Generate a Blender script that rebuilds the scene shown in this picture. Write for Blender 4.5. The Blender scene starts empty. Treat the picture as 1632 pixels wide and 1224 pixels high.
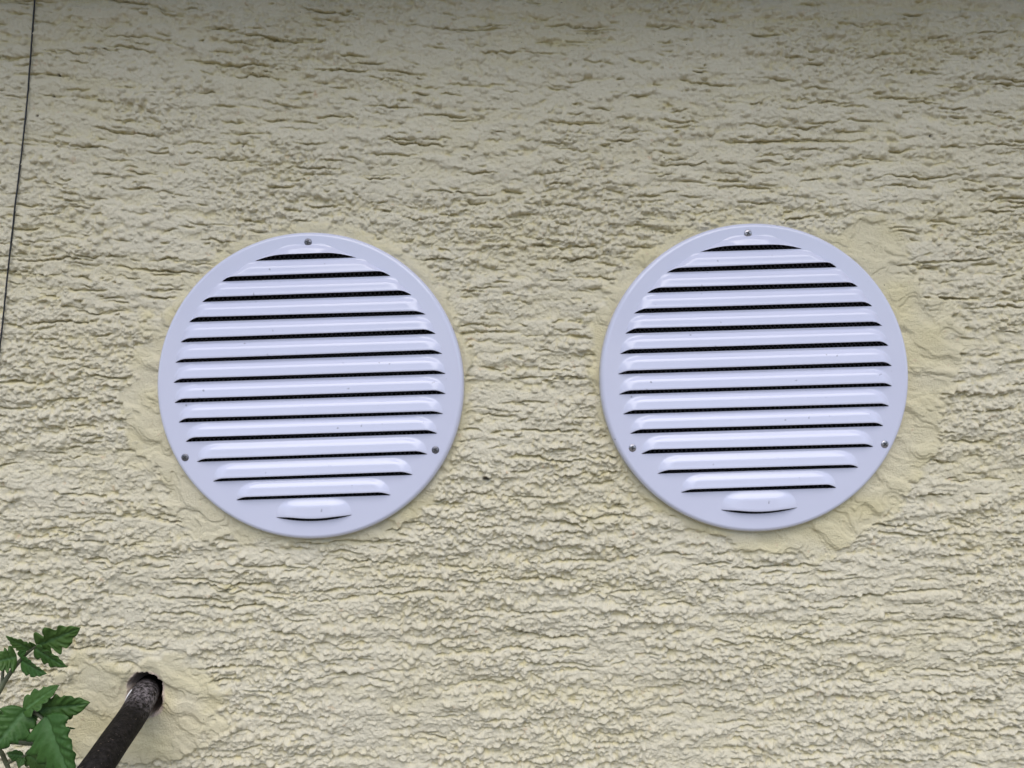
import bpy, bmesh, math, random
import numpy as np
from mathutils import Vector, Matrix

# ------------------------------------------------------------------ camera, light
SC = bpy.context.scene
COL = SC.collection
S = 1 / 2460.0                 # metres per photo pixel on the wall plane
ZC = 1.50                      # height of the camera above the ground
F = 1224.0                     # focal length in photo pixels
DIST = F * S                   # camera to wall

cam_d = bpy.data.cameras.new('camera')
cam_d.sensor_width = 36; cam_d.lens = 36 * F / 1632
cam_d.clip_start = 0.01; cam_d.clip_end = 500
cam = bpy.data.objects.new('camera', cam_d); COL.objects.link(cam)
cam.location = (0, -DIST, ZC); cam.rotation_euler = (math.pi / 2, 0, 0)
SC.camera = cam

SUN_EL = math.radians(58)
world = bpy.data.worlds.new('World'); SC.world = world; world.use_nodes = True
nt = world.node_tree
sky = nt.nodes.new('ShaderNodeTexSky'); sky.sky_type = 'NISHITA'; sky.sun_disc = False
sky.sun_elevation = SUN_EL; sky.sun_rotation = math.pi
sky.air_density = 1.0; sky.dust_density = 1.5; sky.ozone_density = 1.0
nt.links.new(sky.outputs['Color'], nt.nodes['Background'].inputs['Color'])
nt.nodes['Background'].inputs['Strength'].default_value = 0.085

sun_d = bpy.data.lights.new('sun', 'SUN'); sun_d.energy = 1.5
sun_d.angle = math.radians(72); sun_d.color = (1.0, 0.97, 0.92)
sun = bpy.data.objects.new('sun', sun_d); COL.objects.link(sun)
sun.rotation_euler = (math.pi / 2 - SUN_EL, 0, 0); sun.location = (0, -3, 5)

vs = SC.view_settings
vs.view_transform = 'Standard'; vs.look = 'None'; vs.exposure = 1.0; vs.gamma = 1.0
vs.use_curve_mapping = False

# ------------------------------------------------------------------ helpers
random.seed(5)
RNG = np.random.default_rng(11)

def at(px, py, depth=0.0):
    """photo pixel -> point standing 'depth' metres in front of the wall"""
    k = (DIST - depth) / DIST
    return Vector(((px - 816) * S * k, -depth, ZC - (py - 612) * S * k))

def put(name, me, mat, parent=None, label=None, cat=None, kind=None, group=None):
    o = bpy.data.objects.new(name, me); COL.objects.link(o)
    if mat and not me.materials: me.materials.append(mat)
    if parent: o.parent = parent
    if label: o['label'] = label
    if cat: o['category'] = cat
    if kind: o['kind'] = kind
    if group: o['group'] = group
    return o

def thing(name, loc, label, cat, group=None):
    o = bpy.data.objects.new(name, None); COL.objects.link(o)
    o.location = loc; o.empty_display_size = 0.02
    o['label'] = label; o['category'] = cat
    if group: o['group'] = group
    return o

def mesh(name, verts, faces, smooth=True):
    me = bpy.data.meshes.new(name); me.from_pydata([tuple(v) for v in verts], [], faces)
    me.update()
    if smooth: me.polygons.foreach_set('use_smooth', [True] * len(me.polygons))
    return me

def from_bm(name, bm, smooth=True):
    bmesh.ops.recalc_face_normals(bm, faces=bm.faces)
    me = bpy.data.meshes.new(name); bm.to_mesh(me); bm.free()
    if smooth: me.polygons.foreach_set('use_smooth', [True] * len(me.polygons))
    return me

def grid_faces(nu, nv):
    return [(j * nu + i, j * nu + i + 1, (j + 1) * nu + i + 1, (j + 1) * nu + i)
            for j in range(nv - 1) for i in range(nu - 1)]

def tube(name, pts, radii, n=20, cap=True, rough=0.0):
    """swept tube along points with a radius for each point"""
    pts = [Vector(p) for p in pts]; verts = []; faces = []
    ref = Vector((0.21, 0.35, 0.91)).normalized(); prev = None
    for i, p in enumerate(pts):
        t = (pts[min(i + 1, len(pts) - 1)] - pts[max(i - 1, 0)]).normalized()
        if prev is None: a = t.cross(ref).normalized()
        else: a = (prev - t * prev.dot(t)).normalized()
        prev = a; b = t.cross(a)
        for k in range(n):
            th = 2 * math.pi * k / n
            r = radii[i] * (1 + rough * random.uniform(-1, 1))
            verts.append(p + a * math.cos(th) * r + b * math.sin(th) * r)
    for i in range(len(pts) - 1):
        for k in range(n):
            faces.append((i * n + k, i * n + (k + 1) % n, (i + 1) * n + (k + 1) % n, (i + 1) * n + k))
    if cap:
        faces.append(tuple(range(n))[::-1]); m = (len(pts) - 1) * n
        faces.append(tuple(range(m, m + n)))
    return mesh(name, verts, faces)

def spline(ctrl, n=40):
    """Catmull-Rom through control points"""
    c = [Vector(p) for p in ctrl]; c = [2 * c[0] - c[1]] + c + [2 * c[-1] - c[-2]]; out = []
    seg = len(c) - 3
    for q in range(n):
        u = q / (n - 1) * seg; i = min(int(u), seg - 1); t = u - i
        p0, p1, p2, p3 = c[i:i + 4]
        out.append(0.5 * ((2 * p1) + (p2 - p0) * t + (2 * p0 - 5 * p1 + 4 * p2 - p3) * t * t
                          + (3 * p1 - p0 - 3 * p2 + p3) * t ** 3))
    return out

# ------------------------------------------------------------------ materials
def new_mat(name):
    m = bpy.data.materials.new(name); m.use_nodes = True
    n = m.node_tree.nodes; l = m.node_tree.links
    return m, n, l, n['Principled BSDF']

def mixrgb(n, l, fac, a, b, mode='MIX'):
    x = n.new('ShaderNodeMix'); x.data_type = 'RGBA'; x.blend_type = mode
    for sock, v in ((x.inputs[0], fac), (x.inputs[6], a), (x.inputs[7], b)):
        if hasattr(v, 'links'): l.new(v, sock)
        elif isinstance(v, tuple): sock.default_value = v + (1,) if len(v) == 3 else v
        else: sock.default_value = v
    return x.outputs[2]

def noise(n, l, scale, detail=4, rough=0.55, vec=None):
    x = n.new('ShaderNodeTexNoise'); x.inputs['Scale'].default_value = scale
    x.inputs['Detail'].default_value = detail; x.inputs['Roughness'].default_value = rough
    if vec is None:
        tc = n.new('ShaderNodeTexCoord'); vec = tc.outputs['Object']
    l.new(vec, x.inputs['Vector'])
    return x.outputs['Fac']

def ramp(n, l, fac, a, b):
    x = n.new('ShaderNodeMapRange'); x.inputs['From Min'].default_value = a
    x.inputs['From Max'].default_value = b; x.clamp = True
    l.new(fac, x.inputs['Value']); return x.outputs['Result']

def bump(n, l, bsdf, fac, strength, dist):
    b = n.new('ShaderNodeBump'); b.inputs['Strength'].default_value = strength
    b.inputs['Distance'].default_value = dist
    l.new(fac, b.inputs['Height']); l.new(b.outputs['Normal'], bsdf.inputs['Normal'])

def attr(n, name):
    a = n.new('ShaderNodeAttribute'); a.attribute_name = name; return a.outputs['Fac']

# plaster: weathered greyish cream skin, yellower on repairs; hollows mix less faded coat and painted bounce light
M_PLASTER, n, l, b = new_mat('plaster')
c = mixrgb(n, l, ramp(n, l, noise(n, l, 9, 5), 0.35, 0.65), (0.672, 0.62, 0.478), (0.698, 0.65, 0.518))
c = mixrgb(n, l, attr(n, 'fresh_bounce'), c, (0.685, 0.612, 0.37))
c = mixrgb(n, l, ramp(n, l, noise(n, l, 160, 3), 0.66, 0.78), c, (0.62, 0.48, 0.33))      # sandy grains
c = mixrgb(n, l, ramp(n, l, noise(n, l, 330, 2), 0.765, 0.79), c, (0.20, 0.17, 0.12))     # dirt specks
c = mixrgb(n, l, attr(n, 'chip'), c, (0.60, 0.46, 0.42))
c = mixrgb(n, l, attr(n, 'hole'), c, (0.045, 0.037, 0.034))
l.new(c, b.inputs['Base Color']); b.inputs['Roughness'].default_value = 0.92
b.inputs['Specular IOR Level'].default_value = 0.25
bump(n, l, b, noise(n, l, 900, 5, 0.7), 0.9, 0.0014)

def paint_mat():
    m, n, l, b = new_mat('white_paint')
    c = mixrgb(n, l, ramp(n, l, noise(n, l, 14, 4), 0.3, 0.7), (0.56, 0.575, 0.72), (0.585, 0.60, 0.745))
    c = mixrgb(n, l, ramp(n, l, noise(n, l, 260, 2), 0.735, 0.77), c, (0.33, 0.34, 0.42))   # dust specks
    l.new(c, b.inputs['Base Color'])
    r = n.new('ShaderNodeMapRange'); r.inputs['To Min'].default_value = 0.09; r.inputs['To Max'].default_value = 0.20
    l.new(noise(n, l, 40, 4), r.inputs['Value']); l.new(r.outputs['Result'], b.inputs['Roughness'])
    b.inputs['Specular IOR Level'].default_value = 0.4
    b.inputs['Coat Weight'].default_value = 0.3; b.inputs['Coat Roughness'].default_value = 0.06
    bump(n, l, b, noise(n, l, 90, 3), 0.06, 0.0006)
    return m
M_PAINT = paint_mat()

def plain(name, col, rough=0.5, metal=0.0, var=0.15, scale=200, bs=0.2, bd=0.0003):
    m, n, l, b = new_mat(name)
    f = ramp(n, l, noise(n, l, scale, 4), 0.3, 0.7)
    c = mixrgb(n, l, f, tuple(x * (1 - var) for x in col), tuple(min(1, x * (1 + var)) for x in col))
    l.new(c, b.inputs['Base Color']); b.inputs['Roughness'].default_value = rough
    b.inputs['Metallic'].default_value = metal
    bump(n, l, b, noise(n, l, scale * 2, 3), bs, bd)
    return m
M_DARKSCREW = plain('dull_zinc', (0.20, 0.20, 0.23), 0.45, 0.9, 0.35, 900)
M_SCREW = plain('bright_zinc', (0.40, 0.39, 0.42), 0.35, 0.9, 0.25, 900)
M_RECESS_SHADE = plain('recess_shade', (0.03, 0.03, 0.03), 0.7)
M_SCREEN = plain('grey_wire', (0.20, 0.20, 0.23), 0.45, 0.6)
M_DUCT = plain('black_plastic', (0.012, 0.012, 0.013), 0.6)
M_CORD = plain('black_cord', (0.014, 0.014, 0.018), 0.5, 0, 0.4, 500)
M_TAPE = plain('white_plastic', (0.8, 0.8, 0.8), 0.4)
M_SOFFIT = plain('soffit_boards', (0.28, 0.24, 0.18), 0.7, 0, 0.2, 12)
M_GROUND = plain('garden_soil', (0.20, 0.18, 0.145), 0.95, 0, 0.4, 3, 0.6, 0.02)

# hose: black rubber with plaster dust near the wall
M_HOSE, n, l, b = new_mat('dusty_rubber')
dust = n.new('ShaderNodeMath'); dust.operation = 'MULTIPLY'
l.new(attr(n, 'dust'), dust.inputs[0]); l.new(ramp(n, l, noise(n, l, 420, 5, 0.7), 0.42, 0.62), dust.inputs[1])
c = mixrgb(n, l, ramp(n, l, noise(n, l, 300, 4), 0.35, 0.7), (0.005, 0.0045, 0.004), (0.014, 0.012, 0.010))
c = mixrgb(n, l, dust.outputs[0], c, (0.25, 0.22, 0.235))
c = mixrgb(n, l, ramp(n, l, noise(n, l, 800, 2), 0.68, 0.74), c, (0.13, 0.10, 0.08))
l.new(c, b.inputs['Base Color']); b.inputs['Roughness'].default_value = 0.75; b.inputs['Specular IOR Level'].default_value = 0.12
bump(n, l, b, noise(n, l, 700, 4), 0.6, 0.0006)

# leaf: attribute 'rib' is high on midrib and veins
M_LEAF, n, l, b = new_mat('tomato_leaf')
c = mixrgb(n, l, ramp(n, l, noise(n, l, 60, 4), 0.3, 0.7), (0.022, 0.066, 0.014), (0.042, 0.102, 0.022))
oi = n.new('ShaderNodeObjectInfo')
c = mixrgb(n, l, oi.outputs['Random'], c, mixrgb(n, l, 0.5, c, (0.075, 0.125, 0.026)))
c = mixrgb(n, l, attr(n, 'rib'), c, (0.085, 0.17, 0.065))
l.new(c, b.inputs['Base Color']); b.inputs['Roughness'].default_value = 0.5
b.inputs['Specular IOR Level'].default_value = 0.22
b.inputs['Subsurface Weight'].default_value = 0.0
bump(n, l, b, noise(n, l, 260, 4), 0.5, 0.0006)
M_STEM = plain('green_brown_stem', (0.075, 0.085, 0.045), 0.6, 0, 0.35, 120)

# ------------------------------------------------------------------ vents: where they sit
PLATE = 0.0064                 # face plate stands this far in front of the wall
VENTS = [dict(px=493.7, py=614.5, r=245.5, rot=1.9), dict(px=1203.5, py=601.5, r=247, rot=1.75)]
for v in VENTS:
    k = (DIST - PLATE) / DIST
    v['c'] = at(v['px'], v['py'], PLATE); v['R'] = v['r'] * S * k

# ------------------------------------------------------------------ plaster wall (real relief)
def build_wall():
    step = 0.5                                              # mm, relief map
    xs = np.arange(-400, 400.1, step); zs = np.arange(-300, 300.1, step)
    X, Z = np.meshgrid(xs, zs)
    X = X.astype(np.float32); Z = Z.astype(np.float32)

    def vn(sx, sz, x=None, z=None, seed=0):                 # smooth value noise, -1..1
        x = X if x is None else x; z = Z if z is None else z
        r = np.random.default_rng(1000 + seed)
        nx = int(1300 / sx) + 8; nz = int(1000 / sz) + 8
        lat = r.uniform(-1, 1, (nz, nx)).astype(np.float32)
        u = (x + 650) / sx; w = (z + 500) / sz
        i = np.clip(np.floor(u).astype(np.int32), 0, nx - 2); j = np.clip(np.floor(w).astype(np.int32), 0, nz - 2)
        fu = np.clip(u - i, 0, 1); fw = np.clip(w - j, 0, 1)
        fu = fu * fu * fu * (fu * (fu * 6 - 15) + 10); fw = fw * fw * fw * (fw * (fw * 6 - 15) + 10)
        a = lat[j, i] * (1 - fu) + lat[j, i + 1] * fu; c = lat[j + 1, i] * (1 - fu) + lat[j + 1, i + 1] * fu
        return a * (1 - fw) + c * fw

    def ss(a, b, x):
        t = np.clip((x - a) / (b - a), 0, 1); return t * t * (3 - 2 * t)

    # drag direction of the float: falls gently at upper left, climbs to the right lower down
    def slope(x, z):
        return -0.015 + 0.00012 * (x - 40) - 0.00016 * z
    Zs = Z - (-0.015 * X + 0.00006 * (X - 40) ** 2 - 0.00016 * Z * X) - 5 * vn(150, 60, seed=1)
    wx = X + 3.0 * vn(9, 6, seed=2) + 1.8 * vn(3.2, 2.8, seed=3)
    wz = Zs + 1.4 * vn(11, 7, seed=4) + 0.8 * vn(3.5, 2.6, seed=5)

    crumb = ss(-0.7, 0.7, vn(70, 40, seed=6) + 0.5 * vn(25, 12, seed=7) - Z / 800)    # crumblier low down
    # smeared plates with torn edges
    p1 = vn(34, 7, wx, wz, 10) + 0.55 * vn(13, 3.6, wx, wz, 11) + 0.30 * vn(4, 2.2, wx, wz, 12)
    p2 = vn(22, 5, wx, wz, 13) + 0.5 * vn(8, 2.8, wx, wz, 14)
    H = np.zeros_like(X)
    for t in (-0.45, 0.0, 0.45): H += 0.34 * ss(t - 0.05, t + 0.05, p1)
    H += 0.34 * ss(-0.10, 0.02, p2) + 0.34 * ss(0.4, 0.47, p2)
    # lumps
    lump = np.abs(vn(3.8, 3.0, wx, wz, 20)) * 0.5 + np.abs(vn(2.0, 1.8, wx, wz, 21)) * 1.05
    H += lump * (0.28 + 0.8 * crumb)
    H += 0.36 * vn(1.45, 1.3, seed=22) * (0.4 + 0.8 * crumb) + 0.24 * vn(1.05, 1.0, seed=25) + 0.9 * vn(90, 50, seed=23) + 0.35 * vn(22, 14, seed=24)

    # torn drag grooves: sharp overhung upper lip, gentle lower side
    G = np.zeros_like(X); r = np.random.default_rng(77)
    nz_, nx_ = X.shape
    wob = vn(6, 6, seed=30) * 0.9 + vn(2.5, 2.5, seed=31) * 0.6 + vn(18, 18, seed=32) * 1.5
    for q in range(3400):
        x0 = r.uniform(-400, 400); z0 = r.uniform(-300, 300)
        L = min(70, r.lognormal(2.55, 0.7)); D = r.uniform(0.8, 3.6) * (0.55 + min(1, L / 40) * 0.6)
        lo = r.uniform(0.42, 0.9); up = r.uniform(0.3, 0.42); sl = slope(x0, z0) + r.normal(0, 0.05)
        i0 = max(0, int((x0 - L / 2 + 400) / step)); i1 = min(nx_, int((x0 + L / 2 + 400) / step) + 1)
        j0 = max(0, int((z0 - 9 - abs(sl) * L / 2 + 300) / step)); j1 = min(nz_, int((z0 + 9 + abs(sl) * L / 2 + 300) / step) + 1)
        if i1 - i0 < 3 or j1 - j0 < 3: continue
        xx = X[j0:j1, i0:i1]; d = Z[j0:j1, i0:i1] - z0 - sl * (xx - x0) - wob[j0:j1, i0:i1]
        prof = np.where(d > 0, np.exp(-(d / up) ** 2), np.exp(-(d / lo) ** 2))
        end = np.clip(1 - np.abs(xx - x0) / (L / 2), 0, 1) ** 0.55
        G[j0:j1, i0:i1] = np.maximum(G[j0:j1, i0:i1], D * prof * end)
    H -= G
    # round sand grains pushed along by the float
    B = np.zeros_like(X)
    for q in range(34000):
        x0 = r.uniform(-398, 398); z0 = r.uniform(-298, 298)
        if r.uniform() > 0.25 + 0.9 * crumb[int((z0 + 300) / step), int((x0 + 400) / step)]: continue
        R = r.choice([r.uniform(0.7, 1.3), r.uniform(1.2, 2.3)], p=[0.68, 0.32]); h = R * r.uniform(0.5, 0.95); k = int(R / step) + 3
        i = int((x0 + 400) / step); j = int((z0 + 300) / step)
        i0, i1, j0, j1 = max(0, i - k), i + k + 1, max(0, j - k), j + k + 1
        dd = ((X[j0:j1, i0:i1] - x0) / r.uniform(1.0, 1.4)) ** 2 + (Z[j0:j1, i0:i1] - z0) ** 2
        B[j0:j1, i0:i1] = np.maximum(B[j0:j1, i0:i1], h * np.sqrt(np.clip(1 - dd / (R * R), 0, 1)))
    H += B

    fresh_bounce = np.clip(ss(0.3, 1.6, G) * 0.95 + 0.22 * ss(-0.05, -0.7, p1) + 0.10 * vn(60, 25, seed=40), 0, 1)  # groove yellow: less faded paint, with bounce light put into the colour

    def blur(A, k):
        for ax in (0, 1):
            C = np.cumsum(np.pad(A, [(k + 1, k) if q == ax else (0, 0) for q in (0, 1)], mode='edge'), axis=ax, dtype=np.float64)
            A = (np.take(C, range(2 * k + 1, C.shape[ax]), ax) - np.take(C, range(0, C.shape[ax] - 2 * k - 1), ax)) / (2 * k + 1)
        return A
    fresh_bounce = np.clip(fresh_bounce + 0.65 * ss(0.1, 1.0, blur(H, 7) - H), 0, 1)      # hollows yellowed: less faded coat plus interreflected light painted in
    # smoothed, re-plastered zones round the vents and the hose
    def PX(px): return (px - 816) / 2.46
    def PZ(py): return -(py - 612) / 2.46
    M = np.full_like(X, -9.0)
    rag = 5.0 * vn(16, 12, seed=50) + 3.2 * vn(6, 4.5, seed=51) + 1.6 * vn(2.5, 2, seed=52)
    def ring(px, py, rad, wid):                              # wid(angle) = width in mm
        nonlocal M
        dx = X - PX(px); dz = Z - PZ(py); d = np.hypot(dx, dz) - rad / 2.46
        a = np.degrees(np.arctan2(dz, dx))
        wv = np.zeros_like(X) + 0.5
        for ang, amp, sg in wid:
            da = (a - ang + 180) % 360 - 180; wv += amp * np.exp(-(da / sg) ** 2)
        M = np.maximum(M, wv - d + rag * np.clip(wv / 12, 0.35, 1.2))
    ring(494, 614, 245, [(180, 9, 35), (205, 14, 22), (235, 16, 16), (35, 7, 35), (95, 4, 25), (310, 9, 28)])
    ring(1203, 601, 247, [(2, 20, 24), (35, 15, 22), (-35, 22, 30), (-75, 13, 25), (150, 9, 35), (230, 5, 25)])
    def blob(px, py, rx, rz, rot=0):
        nonlocal M
        dx = X - PX(px); dz = Z - PZ(py); ca, sa = math.cos(rot), math.sin(rot)
        u = (dx * ca + dz * sa) / rx; w = (-dx * sa + dz * ca) / rz
        M = np.maximum(M, (1 - np.hypot(u, w)) * min(rx, rz) + rag)
    blob(232, 1140, 52, 34, 0.15); blob(160, 1110, 30, 26); blob(1395, 395, 22, 20); blob(1480, 570, 20, 34); blob(235, 640, 16, 44)
    blob(1330, 830, 34, 16, 0.35)
    m = ss(-1.2, 1.8, M)
    # trowel smears in the repair filler
    tx = X + 4 * vn(14, 10, seed=60); tz = Z + 4 * vn(13, 12, seed=61) + 0.35 * X
    q1 = vn(17, 9, tx, tz, 62) + 0.5 * vn(7, 5, tx, tz, 63)
    T = 1.7 + 0.65 * ss(-0.04, 0.04, q1) + 0.5 * ss(0.36, 0.42, q1) - 0.5 * ss(-0.42, -0.48, q1) + 0.35 * vn(30, 20, seed=64) + 0.10 * vn(2.4, 1.8, seed=65)
    T += 0.10 * (H - 1.5) - 0.35 * np.exp(-((q1 + 0.10) / 0.035) ** 2) * ss(0.0, 0.4, vn(20, 14, seed=66)) - 0.3 * np.exp(-((q1 - 0.34) / 0.03) ** 2)
    T = 1.55 + (T - 1.7) * 0.85
    H = H * (1 - m) + T * m
    m2 = ss(-5, 4, M + 3 * vn(9, 7, seed=68))
    fresh_bounce = np.clip(fresh_bounce * (1 - m2) + m2 * (0.55 + 0.3 * vn(20, 14, seed=67)), 0, 1)

    # pressed flat just under the vent rims
    for v in VENTS:
        d = np.hypot(X - v['c'].x * 1000, Z - (v['c'].z - ZC) * 1000) - v['R'] * 1000
        f = ss(3, 0, d); H = H * (1 - f) + np.minimum(H, 1.9) * f
    # hole the hose comes out of
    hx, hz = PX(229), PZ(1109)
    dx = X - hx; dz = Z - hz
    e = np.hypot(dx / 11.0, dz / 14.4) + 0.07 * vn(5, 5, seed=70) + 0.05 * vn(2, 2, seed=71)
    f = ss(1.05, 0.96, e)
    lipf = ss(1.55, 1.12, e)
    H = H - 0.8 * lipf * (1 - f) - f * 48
    hole = ss(1.00, 0.90, e)  # dark masonry colour inside, near black to paint in the hole's shade
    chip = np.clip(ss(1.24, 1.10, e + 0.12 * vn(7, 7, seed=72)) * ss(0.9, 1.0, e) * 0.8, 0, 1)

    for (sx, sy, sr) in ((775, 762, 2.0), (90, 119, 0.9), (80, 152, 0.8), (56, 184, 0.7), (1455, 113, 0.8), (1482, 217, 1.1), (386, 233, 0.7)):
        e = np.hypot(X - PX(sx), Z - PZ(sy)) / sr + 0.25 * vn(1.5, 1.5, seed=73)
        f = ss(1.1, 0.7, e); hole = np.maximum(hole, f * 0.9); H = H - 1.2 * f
    # ---- graded sheet: dense where the photograph looks, coarse far away
    def lines(half, stp, far0, far1):
        core = np.arange(-half, half + stp * 0.5, stp); right = []; x = core[-1]; s = stp
        while x < far1: s *= 1.22; x += s; right.append(x)
        left = []; x = core[0]; s = stp
        while x > far0: s *= 1.22; x -= s; left.append(x)
        return np.array(left[::-1] + list(core) + right)
    gx = lines(338, 0.62, -2500, 2500); gz = lines(255, 0.62, -1490, 1400)
    nx, nz = len(gx), len(gz)
    def refl(g, half):                                      # mirror the relief map outside its range
        p = 4 * half; t = (g + half) % p; return np.where(t > 2 * half, p - t, t) - half
    U = (refl(gx, 399) + 400) / step; W = (refl(gz, 299) + 300) / step
    iu = U.astype(int); iw = W.astype(int); fu = (U - iu)[None, :]; fw = (W - iw)[:, None]
    def smp(A):
        a = A[np.ix_(iw, iu)] * (1 - fu) + A[np.ix_(iw, iu + 1)] * fu
        c = A[np.ix_(iw + 1, iu)] * (1 - fu) + A[np.ix_(iw + 1, iu + 1)] * fu
        return a * (1 - fw) + c * fw
    Hg = smp(H)
    GX, GZ = np.meshgrid(gx, gz)
    core = (np.abs(GX) < 399) & (np.abs(GZ) < 299)
    P = np.empty((nz, nx, 3), np.float32)
    Hg = np.where(Hg > -5, 1.5 + (Hg - 1.5) * 1.36, Hg)
    P[..., 0] = GX / 1000; P[..., 1] = -(Hg - 1.5) / 1000; P[..., 2] = ZC + GZ / 1000
    # sag the relief slightly out of the plane so dragged lumps hang over the grooves
    P[..., 2] -= np.where(core & (Hg > -3), (Hg - 1.5) * 0.00028, 0)
    # faces, with round openings behind the vents
    J, I = np.meshgrid(np.arange(nz - 1), np.arange(nx - 1), indexing='ij')
    cx = (GX[:-1, :-1] + GX[1:, 1:]) / 2; cz = (GZ[:-1, :-1] + GZ[1:, 1:]) / 2
    keep = np.ones(J.shape, bool)
    for v in VENTS:
        keep &= np.hypot(cx - v['c'].x * 1000, cz - (v['c'].z - ZC) * 1000) > (v['R'] * 1000 - 5)
    a = (J * nx + I)[keep]
    quads = np.stack([a, a + 1, a + nx + 1, a + nx], 1).astype(np.int32)
    used = np.zeros(nx * nz, bool); used[quads.ravel()] = True
    remap = np.cumsum(used) - 1; quads = remap[quads].astype(np.int32)
    V = P.reshape(-1, 3)[used]
    me = bpy.data.meshes.new('plaster_wall')
    me.vertices.add(len(V)); me.vertices.foreach_set('co', V.ravel())
    nf = len(quads); me.loops.add(nf * 4); me.loops.foreach_set('vertex_index', quads.ravel())
    me.polygons.add(nf); me.polygons.foreach_set('loop_start', np.arange(0, nf * 4, 4, dtype=np.int32))
    me.polygons.foreach_set('use_smooth', np.ones(nf, bool))
    me.update(calc_edges=True)
    for nm, A in (('fresh_bounce', fresh_bounce), ('hole', hole), ('chip', chip)):
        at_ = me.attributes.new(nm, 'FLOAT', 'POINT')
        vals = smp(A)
        if nm != 'fresh_bounce': vals = vals * core
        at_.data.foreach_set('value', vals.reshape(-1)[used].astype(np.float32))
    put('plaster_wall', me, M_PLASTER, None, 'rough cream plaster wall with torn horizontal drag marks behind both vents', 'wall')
    def height(x, z):                                       # relief in metres at a wall point
        i = int((x * 1000 + 400) / step); j = int(((z - ZC) * 1000 + 300) / step)
        i = min(max(i, 2), H.shape[1] - 3); j = min(max(j, 2), H.shape[0] - 3)
        return (float(H[j - 2:j + 3, i - 2:i + 3].max()) - 1.5) * 1.36 / 1000
    return height

wall_height = build_wall()

# ground and the projecting storey above that shades the top of the wall
bm = bmesh.new()
vv = [bm.verts.new(p) for p in ((-60, -120, 0), (60, -120, 0), (60, 0.03, 0), (-60, 0.03, 0))]
bm.faces.new(vv)
put('ground', from_bm('ground', bm, False), M_GROUND, kind='structure')

def box_bm(bm, x0, x1, y0, y1, z0, z1):
    v = [bm.verts.new(p) for p in ((x0, y0, z0), (x1, y0, z0), (x1, y1, z0), (x0, y1, z0),
                                   (x0, y0, z1), (x1, y0, z1), (x1, y1, z1), (x0, y1, z1))]
    for f in ((0, 3, 2, 1), (4, 5, 6, 7), (0, 1, 5, 4), (1, 2, 6, 5), (2, 3, 7, 6), (3, 0, 4, 7)):
        bm.faces.new([v[i] for i in f])

EAVE_Z = ZC + 0.335; EAVE_D = 0.118
eave = thing('roof_overhang', (0, 0, EAVE_Z), 'dark boarded roof overhang just above the top of the wall', 'roof overhang')
eave['kind'] = 'structure'; del eave['category']
for k in range(3):
    bm = bmesh.new(); w = EAVE_D / 3
    box_bm(bm, -2.4, 2.4, -w * (k + 1) + 0.002, -w * k - 0.002 + (0.01 if k == 0 else 0), 0, 0.022)
    put('soffit_board', from_bm('soffit_board', bm, False), M_SOFFIT, eave)
bm = bmesh.new(); box_bm(bm, -2.4, 2.4, -EAVE_D - 0.026, -EAVE_D - 0.002, -0.012, 0.16)
put('fascia_board', from_bm('fascia_board', bm, False), M_SOFFIT, eave)

# garden hedge across from the wall: it closes off the low sky and mirrors in the vents' gloss
M_HEDGE = plain('hedge_leaves', (0.045, 0.075, 0.03), 0.7, 0, 0.5, 1.2)
rh = np.random.default_rng(3); NH = 9000
hx_ = rh.uniform(-14, 14, NH); top_ = 2.9 + 0.5 * np.sin(hx_ * 0.9) + 0.35 * np.sin(hx_ * 2.7 + 1) + 0.2 * np.sin(hx_ * 6.1)
hz_ = top_ * rh.uniform(0, 1, NH) ** 0.7 + rh.normal(0, 0.06, NH); hy_ = -11 + rh.uniform(-0.6, 0.6, NH)
ctr = np.stack([hx_, hy_, np.maximum(hz_, 0.05)], 1)
e1 = rh.normal(0, 1, (NH, 3)); e1 /= np.linalg.norm(e1, axis=1)[:, None]
e2 = np.cross(e1, rh.normal(0, 1, (NH, 3))); e2 /= np.linalg.norm(e2, axis=1)[:, None]
sz = rh.uniform(0.07, 0.16, NH)[:, None]
hv = np.stack([ctr - e1 * sz, ctr + e2 * sz * 0.6, ctr + e1 * sz, ctr - e2 * sz * 0.6], 1).reshape(-1, 3)
put('garden_hedge', mesh('garden_hedge', hv, [(4 * q, 4 * q + 1, 4 * q + 2, 4 * q + 3) for q in range(NH)], False), M_HEDGE, kind='stuff',
    label='tall leafy green hedge across the garden from the wall')

# ------------------------------------------------------------------ round louvred vents
CUTS = [-201, -170, -138.5, -107, -75.5, -43.5, -11.5, 20.5, 52, 83, 115.5, 147.5, 178.5, 208]
RL = 216.5                       # the louvre ends lie on this circle (photo pixels of a 245 px vent)
PITCH = 31.5

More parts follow.
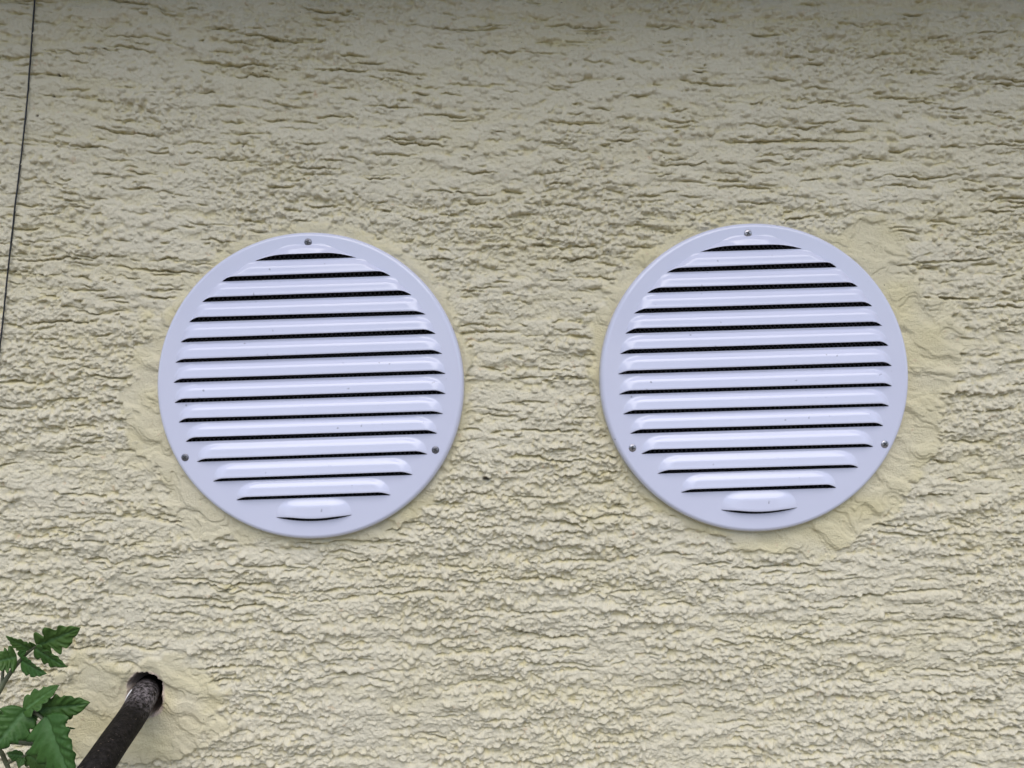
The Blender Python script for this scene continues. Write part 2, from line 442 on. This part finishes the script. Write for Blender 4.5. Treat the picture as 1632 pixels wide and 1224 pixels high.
def build_vent(v, label, screw_mat, screws, dents):
    root = thing('round_vent', v['c'], label, 'vent', 'round wall vents')
    root.rotation_euler = (0, -math.radians(v['rot']), 0)
    U = v['R'] / 245.0             # one unit of the drawing
    R = 245.0
    # local frame: x right, z up, -y out of the wall; y = 0 is the face plate
    rows = []
    for i, cy in enumerate(CUTS):
        L = math.sqrt(RL * RL - cy * cy)
        top = cy - PITCH * 0.91 if i else cy - 24
        Lt = L if cy > 0 else (math.sqrt((RL + 2) ** 2 - top * top) if i else 30.0)
        rows.append((top, cy, L, min(L, Lt)))
    RF = 238.0                     # flat part ends here, then the rim rolls over
    ys = []
    for t, c_, L, Lt in rows: ys += [t, c_]
    angs = set(round(2 * math.pi * k / 180, 6) for k in range(180))
    for y in ys:
        a = math.asin(-y / RF); angs.add(round(a % (2 * math.pi), 6)); angs.add(round((math.pi - a) % (2 * math.pi), 6))
    angs = sorted(angs)
    bm = bmesh.new()
    def P(x, y, h=0.0): return (x * U, -h * U, -y * U)      # drawing y runs down, h is proud of plate
    # rolled rim
    prof = [(RF, 0), (239.6, -0.3), (241.4, -1.1), (243, -2.6), (244.3, -4.8), (245, -8), (245, -19)]
    rings = [[bm.verts.new(P(r * math.cos(a), -r * math.sin(a), h)) for a in angs] for r, h in prof]
    N = len(angs)
    for q in range(len(prof) - 1):
        for k in range(N):
            bm.faces.new((rings[q][k], rings[q][(k + 1) % N], rings[q + 1][(k + 1) % N], rings[q + 1][k]))
    # flat plate around the louvre openings
    def arc(y0, y1, side):         # flat-edge points between heights y0 < y1 (drawing, down)
        out = []
        for a in angs:
            x, y = RF * math.cos(a), -RF * math.sin(a)
            if y0 - 0.01 <= y <= y1 + 0.01 and (x * side > 0): out.append((x, y))
        return sorted(out, key=lambda p: p[1])
    def poly(pts):
        try: bm.faces.new([bm.verts.new(P(*p)) for p in pts])
        except ValueError: pass
    y_prev = None
    for i, (t, c_, L, LT) in enumerate(rows):
        if i == 0:
            top = [(x, y) for x, y in ((RF * math.cos(a), -RF * math.sin(a)) for a in angs) if y <= t + 0.01]
            top.sort(key=lambda p: p[0]); poly(top + [(LT, t), (-LT, t)])
        else:
            Lp = rows[i - 1][2]
            Ra = arc(y_prev, t, 1); La = arc(y_prev, t, -1)
            poly([(-Lp, y_prev), (Lp, y_prev)] + Ra + [(LT, t), (-LT, t)] + La[::-1])
        for s in (1, -1):
            A = arc(t, c_, s); poly([(s * LT, t)] + A + [(s * L, c_)])
        y_prev = c_
    L = rows[-1][2]
    bot = [(x, y) for x, y in ((RF * math.cos(a), -RF * math.sin(a)) for a in angs) if y >= y_prev - 0.01]
    bot.sort(key=lambda p: -p[0]); poly(bot + [(q * L, y_prev + 7.5 * (1 - q * q)) for q in np.linspace(-1, 1, 25)])
    bmesh.ops.remove_doubles(bm, verts=bm.verts, dist=0.02 * U)
    me = from_bm('face_plate', bm)
    for p in me.polygons:
        if all(abs(me.vertices[q].co.y) < 1e-7 for q in p.vertices): p.use_smooth = False
    put('face_plate', me, M_PAINT, root)

    # louvre slats pressed out of the sheet
    DEP = 8.0
    for i, (t, c_, L, LT) in enumerate(rows):
        nx, nv = 105, 19
        rise = 6.3
        if i == 0: rise = 7.5
        if i == 13: rise = 4.2
        verts = []
        tw = random.uniform(-0.9, 0.9); rs = random.uniform(-0.7, 0.7)
        for jv in range(nv + 2):
            q = min(1.0, jv / (nv - 1)); hem = max(0, jv - nv + 1)    # last rows: thickness of the sheet at the lip
            y = t + (c_ - t) * q
            Lt = LT + (L - LT) * q
            f = 0.62 * math.sin(min(1, q / 0.38) * math.pi / 2) ** 1.4 + 0.38 * q      # curved shoulder flattening towards the lip
            cr = min(32, L * 0.4) * (1 - math.sqrt(max(0, 1 - (1 - q) ** 2)))       # rounded upper corners of the hood
            f = f * (1 - 0.10 * max(0, q - 0.86) / 0.14)     # lip edge curls under a little
            for k in range(nx):
                s = -1 + 2 * k / (nx - 1)
                s = math.copysign(1 - (1 - abs(s)) ** 1.5, s)
                x = s * Lt
                ends = 19 if L > 90 else L * (0.55 if i == 13 else 0.6)
                e = min(1, max(0, (min(Lt, L - cr) - abs(x)) / ends))
                e = math.sin(e * math.pi / 2) ** 0.9
                h = DEP * f * e
                yy = y + (7.5 * (1 - s * s) * q if i == 13 else 0) - (rise + rs + tw * s) * e * q ** 3
                h -= (0, 1.5, 3.5)[hem] * e; yy -= (0, -0.1, 3.0)[hem] * e
                verts.append(P(x, yy, h))
        me = mesh('slat', verts, grid_faces(nx, nv + 2))
        put('slat', me, M_PAINT, root)
    # duct behind
    bm = bmesh.new(); n = 72; rr = 226
    r0 = [bm.verts.new(P(rr * math.cos(2 * math.pi * k / n), rr * math.sin(2 * math.pi * k / n), -3)) for k in range(n)]
    r1 = [bm.verts.new(P(rr * math.cos(2 * math.pi * k / n), rr * math.sin(2 * math.pi * k / n), -170)) for k in range(n)]
    for k in range(n): bm.faces.new((r0[k], r0[(k + 1) % n], r1[(k + 1) % n], r1[k]))
    bm.faces.new(r1)
    put('duct', from_bm('duct', bm), M_DUCT, root)
    # insect screen: crossed diagonal wires behind the openings
    bm = bmesh.new(); sp = 5.6; w = 0.55; rs_ = 222
    for d in (1, -1):
        k = -int(rs_ / sp)
        while k * sp < rs_:
            o_ = k * sp; hl = math.sqrt(max(0, rs_ * rs_ - o_ * o_)); k += 1
            if hl < 5: continue
            ux, uy = math.cos(d * 0.9), math.sin(d * 0.9); vx, vy = -uy, ux
            hh = -7 + 0.5 * d; vsq = []
            for (aa, ww, hz) in ((-hl, -w, 0), (-hl, w, 0), (-hl, 0, w * 1.5), (hl, -w, 0), (hl, w, 0), (hl, 0, w * 1.5)):
                vsq.append(bm.verts.new(P(ux * aa + vx * (o_ + ww), uy * aa + vy * (o_ + ww), hh + hz)))
            for f in ((0, 3, 5, 2), (2, 5, 4, 1), (1, 4, 3, 0)): bm.faces.new([vsq[z] for z in f])
    put('insect_screen', from_bm('insect_screen', bm, False), M_SCREEN, root)
    # cross-head screws
    inv = root.rotation_euler.to_matrix().inverted()
    for (sx, sy, rot) in screws:
        p = inv @ (at(sx, sy, PLATE) - v['c'])
        bm = bmesh.new(); n = 24; rad = 6.0 * U
        pr = [(0.0, 1.7), (0.35, 1.65), (0.7, 1.4), (0.92, 0.9), (1.0, 0.2), (1.0, -0.6)]
        cv = bm.verts.new((0, -pr[0][1] * U, 0)); prev = None
        for (fr, h) in pr[1:]:
            ring = [bm.verts.new((fr * rad * math.cos(2 * math.pi * k / n), -h * U, fr * rad * math.sin(2 * math.pi * k / n))) for k in range(n)]
            for k in range(n):
                if prev is None: bm.faces.new((cv, ring[k], ring[(k + 1) % n]))
                else: bm.faces.new((prev[k], ring[k], ring[(k + 1) % n], prev[(k + 1) % n]))
            prev = ring
        o = put('screw', from_bm('screw', bm), screw_mat, root); o.location = (p.x, 0, p.z)
        bm = bmesh.new()
        for q in range(2):
            b2 = bmesh.new(); box_bm(b2, -3.4 * U, 3.4 * U, (-1.95 - 0.1 * q) * U, -1.0 * U, -0.85 * U, 0.85 * U)
            bmesh.ops.rotate(b2, verts=b2.verts, cent=(0, 0, 0), matrix=Matrix.Rotation(rot + q * math.pi / 2, 3, 'Y'))
            tmp = bpy.data.meshes.new('t'); b2.to_mesh(tmp); b2.free(); bm.from_mesh(tmp); bpy.data.meshes.remove(tmp)
        put('cross_recess_shade', from_bm('cross_recess_shade', bm, False), M_RECESS_SHADE, o)  # raised dark bars: their colour stands in for shade in the cross slot
    return root

build_vent(VENTS[0], 'white round louvred metal vent with three dull dark screws, nearer the black hose', M_DARKSCREW,
           [(491, 386, 0.3), (295, 729, 0.9), (694, 717, 0.6)], [])
build_vent(VENTS[1], 'white round louvred metal vent with shiny silver screws, plaster smeared along its right edge', M_SCREW,
           [(1192, 372, 0.5), (1008, 714, 0.2), (1410, 708, 0.75)], [])

# ------------------------------------------------------------------ black cord on the wall
ctrl = [(61, -45), (57, 0), (51, 66), (44, 140), (37, 215), (28, 300), (21, 365), (12, 450), (5, 530), (-1, 600), (-9, 690), (-22, 820)]
pts = []
for p in spline([Vector((a, b_, 0)) for a, b_ in ctrl], 150):
    w = at(p.x + random.uniform(-0.12, 0.12), p.y, 0); pts.append(w)
hs = [wall_height(p.x, p.z) for p in pts]
hs = [sum(hs[max(0, i - 14):i + 15]) / len(hs[max(0, i - 14):i + 15]) for i in range(len(hs))]
pts = [Vector((p.x, -h - 0.0007, p.z)) for p, h in zip(pts, hs)]
put('cord', tube('cord', pts, [0.0005] * len(pts), 8), M_CORD, None,
    'thin black cord running down the wall along the left edge', 'cord')

# ------------------------------------------------------------------ hose
hp = spline([at(240, 1094, -0.045), at(236, 1098, -0.02), at(229, 1109, 0.004), at(212, 1140, 0.024),
             at(184, 1180, 0.050), at(152, 1226, 0.074), at(106, 1285, 0.094)], 60)
me = tube('hose', hp, [0.0086] * 60, 28)
a_ = me.attributes.new('dust', 'FLOAT', 'POINT')
vals = []
for vtx in me.vertices:
    d = (-vtx.co.y) ; vals.append(max(0.04, min(1, 1 - abs(d - 0.012) / 0.020)))
a_.data.foreach_set('value', vals)
put('hose', me, M_HOSE, None, 'dusty black rubber hose poking out of a hole in the wall', 'hose')
sl = [at(199, 1119, 0.013), at(204, 1109, 0.012), at(210, 1099, 0.010)]
put('plastic_strip', tube('plastic_strip', spline(sl, 10), [0.0003 + 0.0004 * math.sin(math.pi * q / 9) for q in range(10)], 6), M_TAPE, None,
    'tiny white plastic sliver beside the hose inside the hole', 'plastic strip')

# ------------------------------------------------------------------ tomato plant
plant = thing('tomato_plant', (at(-60, 1300, 0.07).x, -0.07, 0.0), 'green tomato plant with lobed leaves in the lower left corner', 'plant')
def local(p): return Vector(p) - plant.location

def leaflet(base, tip, width, d0, d1, seed, fold=0.25, droop=0.12, roll=0.0, lobes=3, depth_l=0.35):
    """one leaflet: rounded lobes each side of a midrib, pointed tip, veins pressed in"""
    r = random.Random(seed)
    A = local(at(base[0], base[1], d0)); Bp = local(at(tip[0], tip[1], d1))
    ax = (Bp - A); Ln = ax.length; ax.normalize()
    out = Vector((0, -1, 0)); nrm = (out - ax * out.dot(ax)).normalized()
    nrm = (Matrix.Rotation(roll, 3, ax) @ nrm); side = ax.cross(nrm)
    W = width * S * 0.56
    nt_, ns = 61, 13
    sides = []
    for q in range(2):                       # each side: its own lobes, notched between them
        cuts = [0.16 + 0.62 * (k + 0.5 + r.uniform(-0.22, 0.22)) / lobes for k in range(lobes)]
        sides.append((r.uniform(0.88, 1.1), [(c_, depth_l * r.uniform(0.7, 1.15) * (1.25 - c_)) for c_ in cuts], r.uniform(0, 6)))
    verts = []; rib = []
    for i in range(nt_):
        t = i / (nt_ - 1)
        for k in range(ns):
            s = -1 + 2 * k / (ns - 1); q = 0 if s < 0 else 1
            am, cuts, ph = sides[q]
            body = math.sin(math.pi * t ** 0.62) ** 0.8 * (1.1 - 0.25 * t) if 0 < t < 1 else 0
            notch = 0
            for c_, dp in cuts:
                e = t - c_
                notch = max(notch, dp * (math.exp(-(e / 0.03) ** 2) if e < 0 else math.exp(-(e / 0.07) ** 2)))
            w = W * am * max(0.012, body * (1 - notch) * (1 + 0.035 * math.sin(t * 23 + ph)))
            a = abs(s)
            tt = t + 0.06 * a * a * math.sin(math.pi * t)
            vein = max(0, 1 - a / 0.10)
            vu = ((t - 0.24 * a) * 6.0 + ph) % 1.0
            sv = max(0, 1 - abs(vu - 0.5) / 0.14) * (1 - a) * 0.6
            z = fold * a * w - droop * Ln * (t ** 2) + 0.06 * W * math.sin(t * 9 + ph) * a \
                - 0.06 * W * math.cos(2 * math.pi * vu) * -1 * math.sin(math.pi * t) * min(1, a * 2) - 0.10 * W * vein - 1.3 * W * a ** 3 * droop
            verts.append(A + ax * (tt * Ln) + side * (s * w) + nrm * z)
            rib.append(min(1, vein * 0.8 + sv * 0.35))
    me = mesh('leaf', verts, grid_faces(ns, nt_))
    at_ = me.attributes.new('rib', 'FLOAT', 'POINT'); at_.data.foreach_set('value', rib)
    o = put('leaf', me, M_LEAF, plant)
    so = o.modifiers.new('thickness', 'SOLIDIFY'); so.thickness = 0.00022
    return o

LEAVES = [  # base, tip, width px, depth base, depth tip, seed, fold, droop, roll, lobes, lobe depth
    ((58, 1030), (125, 1003), 42, .055, .060, 1, .22, .05, .25, 3, .62),
    ((49, 1035), (8, 1017), 21, .055, .062, 2, .3, .08, -.3, 2, .35),
    ((55, 1032), (101, 1067), 27, .055, .058, 3, .3, .10, .35, 3, .40),
    ((34, 1053), (69, 1076), 23, .055, .065, 4, .35, .06, .2, 2, .30),
    ((27, 1047), (-12, 1056), 34, .055, .066, 5, .3, .14, .4, 3, .40),
    ((36, 1134), (90, 1092), 30, .072, .072, 6, .3, .06, -.5, 3, .40),
    ((60, 1131), (139, 1125), 46, .070, .068, 7, .22, .08, .15, 3, .42),
    ((42, 1131), (-14, 1196), 50, .072, .085, 8, .2, .12, -.2, 3, .42),
    ((72, 1141), (104, 1244), 66, .074, .086, 9, .2, .10, .1, 4, .30),
    ((88, 1152), (115, 1169), 13, .072, .066, 10, .3, .2, .5, 2, .3),
    ((62, 1126), (103, 1158), 24, .066, .060, 11, .3, .1, .4, 2, .3),
    ((40, 1200), (78, 1228), 30, .064, .066, 12, .25, .1, .3, 3, .35),
    ((38, 1205), (9, 1202), 17, .064, .066, 13, .3, .08, -.2, 2, .3),
    ((37, 1206), (28, 1224), 13, .064, .066, 14, .3, .08, .2, 2, .3),
    ((-16, 1136), (8, 1146), 16, .072, .070, 15, .3, .1, 0, 2, .3),
    ((56, 1138), (50, 1154), 12, .070, .072, 16, .3, .1, 0, 2, .3),
    ((54, 1031), (46, 1024), 8, .055, .058, 17, .3, .1, 0, 1, .2),
    ((30, 1046), (40, 1037), 9, .056, .060, 18, .3, .1, 0, 1, .2),
]
for L in LEAVES: leaflet(*L)

def stem(name, pix, d, r0, r1):
    n = 28
    p = spline([local(at(a, b_, dd)) for (a, b_), dd in zip(pix, d)], n)
    put(name, tube(name, p, [(r0 + (r1 - r0) * q / (n - 1)) * S for q in range(n)], 10, True, 0.05), M_STEM, plant)
stem('stem', [(-60, 1310), (-40, 1220), (-14, 1130), (4, 1092), (20, 1068), (40, 1044), (62, 1026)], [.07, .066, .06, .057, .055, .055, .055], 5.5, 1.7)
stem('leaf_stalk', [(3, 1095), (4, 1078), (7, 1060), (22, 1048)], [.057, .056, .055, .055], 2.6, 1.2)
stem('leaf_stalk', [(-40, 1220), (-10, 1150), (20, 1133), (44, 1133), (60, 1139), (74, 1152)], [.066, .068, .07, .071, .072, .074], 4, 1.8)
stem('leaf_stalk', [(-40, 1200), (-5, 1182), (20, 1181), (52, 1184), (74, 1180)], [.064, .064, .063, .062, .06], 5, 3.8)
stem('leaf_stalk', [(-20, 1180), (0, 1197), (8, 1212), (16, 1236), (20, 1290)], [.064, .062, .06, .06, .062], 3, 3)
stem('leaf_stalk', [(10, 1218), (22, 1212), (38, 1205), (46, 1201)], [.06, .062, .064, .064], 1.8, 1.2)
# the stem carries on down to the soil
p = [local(at(-60, 1310, .07)), Vector((-0.01, -0.01, 0.7)), Vector((0.0, 0.0, 0.3)), Vector((0, 0, -0.02))]
put('stem', tube('stem', spline(p, 24), [0.0026 + 0.0028 * q / 23 for q in range(24)], 10), M_STEM, plant)
